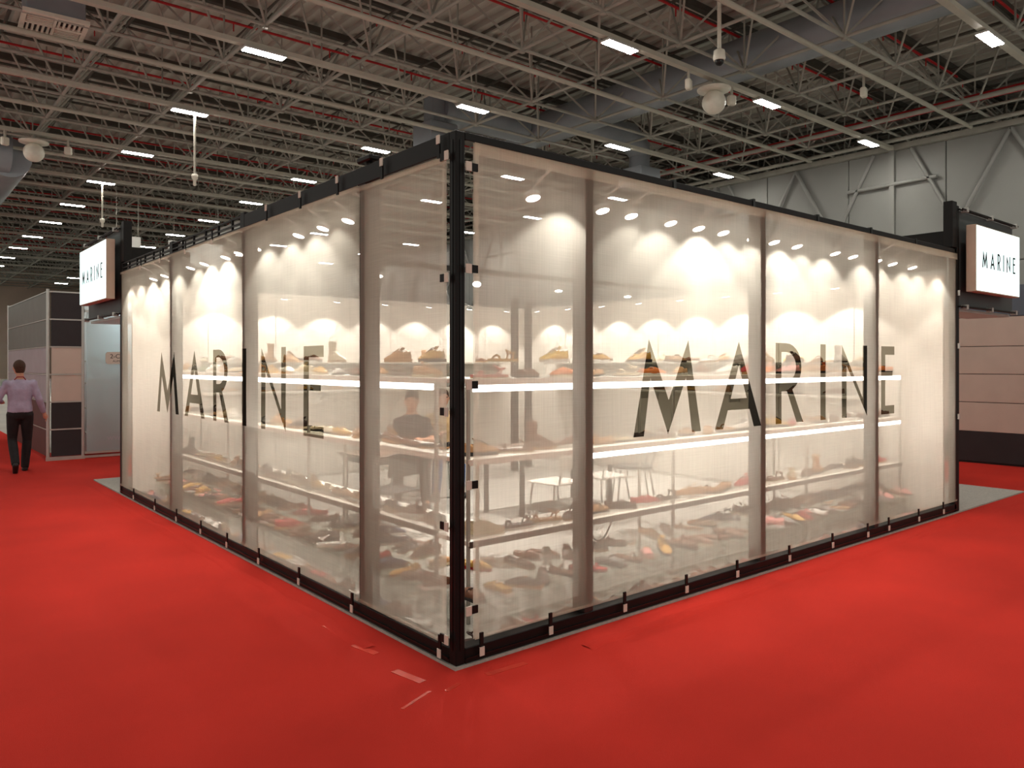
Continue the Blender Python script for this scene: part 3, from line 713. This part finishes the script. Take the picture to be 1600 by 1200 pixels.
# long shelf on each inner wall with a few shoes
for side, lab in (('x', 'white wall shelf on the inner wall opposite the left mesh'), ('y', 'white wall shelf on the inner wall opposite the right mesh')):
    t = thing('wall_shelf', lab, 'shelf')
    for z in (1.30, 1.72):
        b = (BX-.37, BX-.052, 1.0, 6.6) if side == 'x' else (1.0, 6.3, 7.08, 7.398)
        MB().box(*b, z-.03, z, .003).build('board', 'shelf_white', t)
        for k in range(4):
            s = 1.2+k*1.6
            q = (BX-.30, BX-.052, s, s+.02) if side == 'x' else (s, s+.02, 7.15, 7.398)
            MB().box(*q, z-.14, z-.03).build('bracket', 'alu', t)
    for zi, z in enumerate((1.30, 1.72)):
        r = random.Random(40+zi+(5 if side == 'x' else 0))
        for k in range(9):
            s = 1.35+k*.55; x, y = (BX-.2, s) if side == 'x' else (s, 7.25)
            kd = r.choice(KN); c = r.choice(WARM)
            make_shoe(kd, c, (x, y, z+.0005), (math.pi/2 if side == 'x' else 0)+r.uniform(-.4,.4), '%s %s on the %s inner %s shelf, %s along' % (c, KIND[kd][0], 'lower' if zi == 0 else 'upper', 'right' if side == 'x' else 'back', ORD[k]), 'shoes on the inner wall shelves', r.choice(['white','black','tan']))

# ------------------------------------------------------------------ spot lamps of the booth
sp_head = MB().rings([[(r*math.cos(2*math.pi*i/16), r*math.sin(2*math.pi*i/16), z) for i in range(16)] for r, z in ((.03,.05),(.055,.045),(.062,.0),(.056,.0))])
sp_head_me = sp_head.mesh('lamp_head'); sp_head_me.materials.append(MATS['lamp_body'])
sp_lens_me = MB().lathe(0, 0, [(.055, -.001), (.053, -.006)], 16).mesh('lens'); sp_lens_me.materials.append(MATS['spot_glow'])
def spot(loc, aim, label, power, arm_to, ang=102, blend=.30, size=1.0):
    t = thing('spot_lamp', label, 'lamp', loc, 0, 'small spot lamps of the booth')
    d = Vector(aim).normalized(); q = d.to_track_quat('-Z', 'Y')
    for n, me in (('lamp_head', sp_head_me), ('lens', sp_lens_me)):
        o = link(n, me, t); o.rotation_mode = 'QUATERNION'; o.rotation_quaternion = q; o.scale = (size*.85,)*3
    a = Vector(arm_to)-Vector(loc)
    MB().tube(-d*.045, (a.x*.25, a.y*.25, .10), .008, 6).tube((a.x*.25, a.y*.25, .10), a, .008, 6).build('arm', 'alu', t)
    ld = bpy.data.lights.new('spot_light', 'SPOT'); ld.energy = power; ld.spot_size = math.radians(ang); ld.spot_blend = blend
    ld.shadow_soft_size = .04; ld.color = (1, .93, .83)
    lo_ = link('spot_light', ld, t, tuple(d*.012)); lo_.rotation_mode = 'QUATERNION'; lo_.rotation_quaternion = q
SR = [(.80,1.0),(1.45,.45),(1.75,.8),(2.2,2.4),(2.55,1.0),(2.88,.9),(3.30,1.7),(3.64,.9),(4.02,1.2),(4.72,1.0),(5.08,.9),(5.60,.8),(5.96,.8),(6.45,1.1)]
for k, (x, p) in enumerate(SR):
    spot((x, .26, 2.77), (0, -.30, -1), 'small lit spot lamp behind the right mesh, %s from the corner' % ORD[k], SPOT_W*.53*p, (x, .05, 2.945))
SL = [(1.42,.4),(1.75,1.0),(2.17,1.0),(2.62,1.0),(3.55,2.3),(3.98,2.3),(4.35,1.0),(5.0,1.0),(5.46,1.5),(5.95,2.0),(6.46,1.0),(6.94,1.1)]
for k, (y, p) in enumerate(SL):
    spot((.26, y, 2.77), (-.30, 0, -1), 'small lit spot lamp behind the left mesh, %s from the corner' % ORD[k], SPOT_W*.53*p, (.10, y, 2.92))
for k in range(8):
    y = 1.2+k*.78
    spot((BX-.45, y, 2.62), (.25, 0, -1), 'small spot lamp washing the inner right wall, %s along' % ORD[k], SPOT_W*.8, (BX-.03, y, 2.72))
for k in range(7):
    x = 1.2+k*.82
    spot((x, 7.0, 2.62), (0, .25, -1), 'small spot lamp washing the inner back wall, %s along' % ORD[k], SPOT_W*.8, (x, 7.42, 2.72))
beam = thing('lighting_beam', 'dark lighting beam spanning the inside of the booth', 'beam')
MB().box(.1, BX-.05, 3.6, 3.66, 2.74, 2.80, .004).build('bar', 'post_dark', beam)
for k, x in enumerate((1.6, 2.9, 4.2, 5.5)):
    spot((x, 3.63, 2.62), (-.12, -.15, -1) if k != 1 else (-.5, -.6, -1), 'spot lamp hung from the inner beam, %s from the left mesh' % ORD[k], SPOT_W*5, (x, 3.63, 2.74), 96 if k != 1 else 80)
t = thing('floodlight', 'black floodlight lying on top of the left top rail', 'floodlight', (.05, 1.05, 3.0))
MB().box(-.05, .05, -.09, .09, .03, .07, .01).build('housing', 'black_paint', t)
MB().box(-.012, .012, -.02, .02, 0, .04).build('bracket', 'black_paint', t)

# ------------------------------------------------------------------ tables, chairs
def table(loc, label, w, d):
    t = thing('table', label, 'table', loc)
    MB().box(-w/2, w/2, -d/2, d/2, .70, .735, .006).build('tabletop', 'table_wood', t)
    for sx in (-1, 1):
        for sy in (-1, 1): MB().box(sx*(w/2-.06)-.02, sx*(w/2-.06)+.02, sy*(d/2-.06)-.02, sy*(d/2-.06)+.02, 0, .70).build('leg', 'post_dark', t)
    MB().box(-w/2+.05, w/2-.05, -d/2+.05, d/2-.05, .64, .70).build('apron', 'post_dark', t)
    return t
table((1.95, 3.75, FL), 'dark table in front of the seated man in black', 1.15, .7)
table((3.6, 3.15, FL), 'dark table right of the corner post inside the booth', 1.5, .75)
def chair(loc, rz, label, seat):
    t = thing('chair', label, 'chair', loc, rz, 'chairs around the booth tables')
    MB().box(-.21, .21, -.21, .21, .43, .455, .012).build('seat', seat, t)
    R = []
    for k in range(7):
        a = -.9+1.8*k/6; x = .23*math.sin(a)/math.sin(.9); y = -.20-.05*math.cos(a)
        R.append([(x, y, .60), (x, y-.012, .60), (x, y-.035, .84-.03*abs(a)), (x, y-.023, .845-.03*abs(a))])
    MB().rings(R).build('backrest', seat, t)
    for sx in (-1, 1):
        MB().tube((sx*.17, .17, .43), (sx*.21, .22, 0), .011, 6).build('leg', 'chrome', t)
        MB().path([(sx*.17, -.17, .43), (sx*.21, -.24, 0)], .011).build('leg', 'chrome', t)
        MB().path([(sx*.17, -.19, .44), (sx*.17, -.235, .64)], .010).build('back_support', 'chrome', t)
    return t
chair((1.45, 3.12, FL), .15, 'black chair with its back to the left mesh', 'seat_black')
chair((2.50, 4.42, FL), math.pi-.5, 'black chair under the man in black', 'seat_black')
chair((3.20, 4.82, FL), math.pi-.3, 'pale chair under the person in beige', 'seat_white')
chair((3.05, 2.45, FL), .1, 'pale chair with thin metal legs, left one at the right table', 'seat_white')
chair((3.75, 2.42, FL), -.15, 'pale chair with thin metal legs, middle one at the right table', 'seat_white')
chair((4.6, 2.75, FL), .9, 'black chair with metal legs at the end of the right table', 'seat_black')

# ------------------------------------------------------------------ people
def remesh(o, v=.011, sm=6):
    m = o.modifiers.new('one_surface', 'REMESH'); m.mode = 'VOXEL'; m.voxel_size = v; m.use_smooth_shade = True
    s = o.modifiers.new('soften', 'SMOOTH'); s.factor = .5; s.iterations = sm
def limb(mb, pts, rad, n=10):
    pts = [Vector(p) for p in pts]
    R = []; u = None
    for i, (p, r) in enumerate(zip(pts, rad)):
        d = (pts[min(i+1, len(pts)-1)]-pts[max(i-1, 0)]).normalized()
        if u is None: u = d.cross(Vector((0,0,1)) if abs(d.z) < .8 else Vector((0,1,0)))
        u = (u-d*u.dot(d)).normalized(); w = d.cross(u)
        R.append([tuple(p+u*math.cos(2*math.pi*k/n)*r+w*math.sin(2*math.pi*k/n)*r) for k in range(n)])
    mb.rings(R)
    for p, r in zip(pts[1:-1], rad[1:-1]): mb.ball(p, r*.98, n=8, m=6)
def torso(mb, secs, n=14):
    """secs: (centre, half width, half depth)"""
    mb.rings([[(c[0]+w*math.cos(2*math.pi*k/n), c[1]+d*math.sin(2*math.pi*k/n), c[2]) for k in range(n)] for c, w, d in secs])
def hand(mb, wrist, d, side, curl=.5):
    wv = Vector(wrist); d = Vector(d).normalized(); sd = Vector((0, 1, 0)); sd = (sd-d*sd.dot(d)).normalized()
    nrm = d.cross(sd)*side
    limb(mb, [wv, wv+d*.045, wv+d*.085], [.026, .036, .033])
    for k, L in enumerate((.068, .076, .070, .055)):
        b = wv+d*.08+sd*(.027-.018*k); p1 = b+d*L*.5-nrm*L*.12*curl; p2 = p1+d*L*.4-nrm*L*.5*curl
        limb(mb, [b-d*.02, b+d*.01, p1, p2], [.0095, .0095, .009, .007], 6)
    b = wv+d*.03+sd*.03; limb(mb, [b-sd*.015, b+sd*.02+d*.025, b+sd*.026+d*.055], [.012, .011, .008], 6)
def person(label, loc, rz, J, skin, shirt, trousers, hair, shoes='shoe_black', short=False, lanyard=False, cap=False):
    t = thing('person', label, 'person', loc, rz)
    P, C, N, Hd = (Vector(J[k]) for k in ('pelvis', 'chest', 'neck', 'head'))
    b = MB()
    mid = P.lerp(C, .45)
    torso(b, [(P+Vector((0,0,-.08)), .12, .09), (P, .155, .105), (mid, .135, .095), (C, .165, .11), (C.lerp(N, .55), .15, .085), (C.lerp(N, .85), .07, .06), (N, .052, .052)])
    limb(b, [N-Vector((0,0,.04)), N+Vector((0,0,.05)), Hd-Vector((0,0,.03))], [.056, .054, .058])
    b.ball(Hd, .078, .096, .118, 14, 10)
    f = Vector(J.get('face', (0, 1, 0))).normalized(); rt = Vector((f.y, -f.x, 0))
    b.ball(Hd+f*.035-Vector((0,0,.055)), .055, .058, .06)
    limb(b, [Hd+f*.088+Vector((0,0,.02)), Hd+f*.112-Vector((0,0,.02)), Hd+f*.09-Vector((0,0,.03))], [.010, .016, .012], 8)
    for s in (-1, 1): b.ball(Hd+rt*s*.080-Vector((0,0,.005)), .012, .022, .03, 8, 6)
    for s, k in ((-1, 'L'), (1, 'R')):
        sh, el, wr = (Vector(J[x+k]) for x in ('sh', 'el', 'wr')); hp, kn, an = (Vector(J[x+k]) for x in ('hip', 'kn', 'an'))
        limb(b, [C.lerp(sh, .5), sh, sh.lerp(el, .4), el, el.lerp(wr, .35), wr], [.07, .058, .048, .040, .040, .027])
        hand(b, wr, wr-el, s)
        limb(b, [P.lerp(hp, .6), hp, hp.lerp(kn, .5), kn, kn.lerp(an, .35), an], [.085, .085, .072, .054, .056, .036])
        fd = Vector(J['ft'+k]).normalized(); limb(b, [an, an+fd*.06-Vector((0,0,.03)), an+fd*.16-Vector((0,0,.05))], [.036, .035, .028])
    o = b.build('body', skin, t); remesh(o, .009, 4)
    s_ = MB()
    torso(s_, [(P+Vector((0,0,-.02)), .170, .120), (P+Vector((0,0,.05)), .172, .122), (mid, .158, .115), (C, .185, .128), (C.lerp(N, .5), .168, .102), (C.lerp(N, .82), .085, .075)])
    for k in 'LR':
        sh, el, wr = (Vector(J[x+k]) for x in ('sh', 'el', 'wr'))
        pts = [C.lerp(sh, .5), sh, sh.lerp(el, .4), el, el.lerp(wr, .35), el.lerp(wr, .93)]; rd = [.085, .066, .059, .052, .05, .038]
        if short: pts, rd = pts[:3]+[sh.lerp(el, .75)], rd[:3]+[.06]
        limb(s_, pts, rd)
    o = s_.build('shirt', shirt, t); remesh(o, .012, 4)
    tr = MB()
    torso(tr, [(P+Vector((0,0,-.12)), .13, .10), (P+Vector((0,0,-.05)), .168, .118), (P+Vector((0,0,.04)), .162, .114)])
    for k in 'LR':
        hp, kn, an = (Vector(J[x+k]) for x in ('hip', 'kn', 'an'))
        limb(tr, [P.lerp(hp, .6), hp, hp.lerp(kn, .5), kn, kn.lerp(an, .4), kn.lerp(an, 1.06)], [.095, .098, .086, .068, .068, .058])
    o = tr.build('trousers', trousers, t); remesh(o, .012, 4)
    for k in 'LR':
        an = Vector(J['an'+k]); fd = Vector(J['ft'+k]).normalized(); dn = Vector((0,0,-1)); dn = (dn-fd*dn.dot(fd)).normalized()
        s2 = MB(); limb(s2, [an-fd*.05+dn*.045, an+dn*.042, an+fd*.09+dn*.05, an+fd*.17+dn*.058, an+fd*.20+dn*.06], [.030, .047, .042, .036, .022])
        o = s2.build('shoe', shoes, t); remesh(o, .009, 3)
    h = MB(); h.ball(Hd-f*.012+Vector((0,0,.03)), .086, .100, .102, 14, 10); h.ball(Hd-f*.035-Vector((0,0,.02)), .074, .068, .085, 12, 8)
    o = h.build('hair', hair, t); remesh(o, .010, 3)
    for s in (-1, 1): MB().ball(Hd+f*.088+rt*s*.031+Vector((0,0,.012)), .011, .009, .008, 8, 6).build('eye', 'eye', t)
    MB().box(-.022, .022, -.004, .004, -.005, .005).xf(Matrix.Translation(Hd+f*.092-Vector((0,0,.062))) @ Matrix.Rotation(math.atan2(-f.x, f.y), 4, 'Z')).build('mouth', 'lanyard', t)
    if lanyard: MB().path([(-.075, -.03, N.z-.045), (-.04, -.075, N.z+.0), (.04, -.075, N.z+.0), (.075, -.03, N.z-.045)], .008).build('lanyard', 'lanyard', t)
    return t
walk = dict(pelvis=(0,0,.95), chest=(0,.02,1.30), neck=(0,.02,1.49), head=(-.01,.05,1.63), face=(-.25,1,0),
    shL=(-.175,.01,1.385), elL=(-.29,.02,1.14), wrL=(-.24,.24,1.10), shR=(.175,.01,1.385), elR=(.255,-.03,1.13), wrR=(.33,.06,.90),
    hipL=(-.09,0,.90), knL=(-.10,.06,.50), anL=(-.07,-.26,.16), ftL=(0,.75,-.66), hipR=(.09,0,.90), knR=(.10,.10,.49), anR=(.07,.10,.075), ftR=(0,1,0))
mx, my = -.70, 10.75
person('man walking away in lilac shirt and black trousers at the left edge', (mx, my, 0), -.08, walk, 'skin_pale', 'shirt_lilac', 'trousers_black', 'hair_brown', lanyard=True)
def sit(lean=.05, arms=1):
    return dict(pelvis=(0,0,.56), chest=(0,.03+lean,.92), neck=(0,.05+lean,1.12), head=(0,.08+lean,1.24), face=(0,1,-.0),
    shL=(-.165,.03+lean,.985), elL=(-.235,.12+lean,.77), wrL=(-.10,.36+lean,.80), shR=(.165,.03+lean,.985), elR=(.235,.12+lean,.77), wrR=(.12,.34+lean,.80),
    hipL=(-.09,.04,.55), knL=(-.14,.44,.52), anL=(-.16,.36,.10), ftL=(-.1,1,0), hipR=(.09,.04,.55), knR=(.15,.45,.52), anR=(.18,.46,.10), ftR=(.15,1,0))
person('man in black T-shirt seated at the table, facing the left mesh', (2.50, 4.40, FL), math.pi-.55, sit(), 'skin', 'shirt_black', 'trousers_grey', 'hair_black', short=True)
person('person in beige shirt seated beside the man in black', (3.20, 4.80, FL), math.pi-.35, sit(.02), 'skin_pale', 'shirt_beige', 'trousers_blue', 'hair_brown')

# ------------------------------------------------------------------ neighbouring stands
st = thing('exhibition_stand', 'neighbouring stand of dark and beige panels in aluminium profiles at the left', 'stand', (-.13, 12.0, 0))
zs = [.06+.483*k for k in range(7)]
for k in range(6):
    m = 'stand_dark' if k in (0, 1, 4, 5) else 'stand_beige'
    MB().box(.05, .52, -.012, .012, zs[k]+.012, zs[k+1]-.012, .003).build('panel', m, st)
    MB().box(.02, .55, -.02, .02, zs[k+1]-.012, zs[k+1]+.012).build('cross_profile', 'alu', st)
    for j in range(1):
        mm = ('stand_brown', 'stand_brown', 'stand_lilac', 'stand_lilac', 'stand_green', 'stand_green')[k]
        MB().box(-.012, .012, .05, 4.95, zs[k]+.012, zs[k+1]-.012, .003).build('panel', mm, st)
    MB().box(-.016, .016, .03, 4.97, zs[k+1]-.008, zs[k+1]+.008).build('cross_profile', 'alu', st)
for x, y in [(0, 0), (.54, 0)]+[(0, 5.0)]:
    MB().tube((x, y, 0), (x, y, 3.0), .028, 8).build('upright_profile', 'alu', st)
MB().box(-.03, .57, -.03, .03, 0, .06).build('cross_profile', 'alu', st)
for j in range(2):
    a = .57+j*1.02
    MB().box(a+.03, a+.96, -.006, .006, .12, 2.62).build('pane', 'frosted_pane', st)
    MB().tube((a+.99, 0, 0), (a+.99, 0, 3.0), .028, 8).build('upright_profile', 'alu', st)
    for z in (.03, .10, 2.64, 2.98): MB().box(a, a+.98, -.02, .02, z-.02, z+.02).build('cross_profile', 'alu', st)
for z in (.45, .9, 1.35, 1.75): MB().box(.62, 2.5, .18, .5, z-.02, z).build('shelf', 'shelf_white', st)
MB().box(.55, 2.6, .9, .95, .0, 2.9).build('back_panel', 'stand_white', st)
emis('cool_fill_glow', (226,246,255), 14)
MB().box(1.0, 2.3, .3, .36, 2.5, 2.54).build('added_fill_bar', 'cool_fill_glow', st)  # glowing bar added to brighten the stand behind the frosted pane
r = random.Random(77)
for zi, z in enumerate((.45, .9, 1.35, 1.75)):
    for k in range(4):
        kd = r.choice(['sneaker','slip_on','loafer','mary_jane']); c = r.choice(['white','grey','brown','navy','cream','green'])
        make_shoe(kd, c, (.70+k*.33, 12.34, z+.0005), r.uniform(-.4,.4)+math.pi*(k % 2), '%s %s behind the frosted pane, %s shelf up, %s from the left' % (c, KIND[kd][0], ORD[zi], ORD[k]), 'shoes behind the frosted pane', 'white')
def text_mesh(body, size, name, m, parent, loc, rot):
    c = bpy.data.curves.new(name, 'FONT'); c.body = body; c.size = size; c.align_x = 'CENTER'
    o = bpy.data.objects.new(name, c); COL.objects.link(o)
    me = bpy.data.meshes.new_from_object(o.evaluated_get(bpy.context.evaluated_depsgraph_get()))
    bpy.data.objects.remove(o); me.materials.clear(); me.materials.append(MATS[m])
    q = link(name, me, parent, loc); q.rotation_euler = rot; return q
tg = thing('stand_number_tag', 'cream number tag reading 2-C26 on the frosted pane', 'tag', (.98, 11.97, 1.80))
ring = []
for cx, cz, a0 in ((.16, .06, 0), (-.16, .06, 90), (-.16, -.06, 180), (.16, -.06, 270)):
    for k in range(5):
        a = math.radians(a0+k*22.5); ring.append((cx+.05*math.cos(a), cz+.05*math.sin(a)))
MB().rings([[(x, 0, z) for x, z in ring], [(x, -.012, z) for x, z in ring]], smooth=False).build('plate', 'tape', tg)
text_mesh('2-C26', .11, 'number_text', 'sign_letter', tg, (0, -.014, -.005), (math.pi/2, 0, 0))
text_mesh('AUMAR', .055, 'name_text', 'sign_letter', tg, (0, -.014, -.075), (math.pi/2, 0, 0))
text_mesh('www', .16, 'web_text', 'stand_lilac', st, (1.1, -.009, .30), (math.pi/2, 0, 0))
# next stand further down the left aisle
st2 = thing('exhibition_stand', 'white stand farther down the left aisle behind the walking man', 'stand', (-.55, 18.0, 0))
for j in range(4):
    MB().box(-.02, .02, j*1.5, j*1.5+1.48, 0, 2.85, .004).build('panel', 'stand_white', st2)
    MB().box(-2.0, -.03, j*1.5-.01, j*1.5+.01, .0, 2.85).build('side_panel', 'stand_white', st2)
MB().box(-.5, -.05, -.04, -.012, .35, 1.25).build('poster', 'poster_green', st2)
# stand beyond the right entrance
sr = thing('exhibition_stand', 'beige board stand with dark base beyond the right sign tower', 'stand', (12.0, 0, 0))
for j in range(3):
    y = -2.2+j*4.2
    for k in range(5):
        z0, z1 = ((0.03, .54), (.545, 1.035), (1.045, 1.515), (1.525, 1.985), (1.995, 2.48))[k]
        MB().box(0, .03, y+.004, y+4.196, z0, z1, .004).build('board', 'stand_dark' if k == 0 else 'stand_beige', sr)
    MB().box(0, .03, y+.004, y+4.196, 2.49, 3.0, .004).build('board', 'stand_blue', sr)
MB().box(.03, .08, -2.2, 10.4, 0, 3.0).build('core', 'stand_dark', sr)
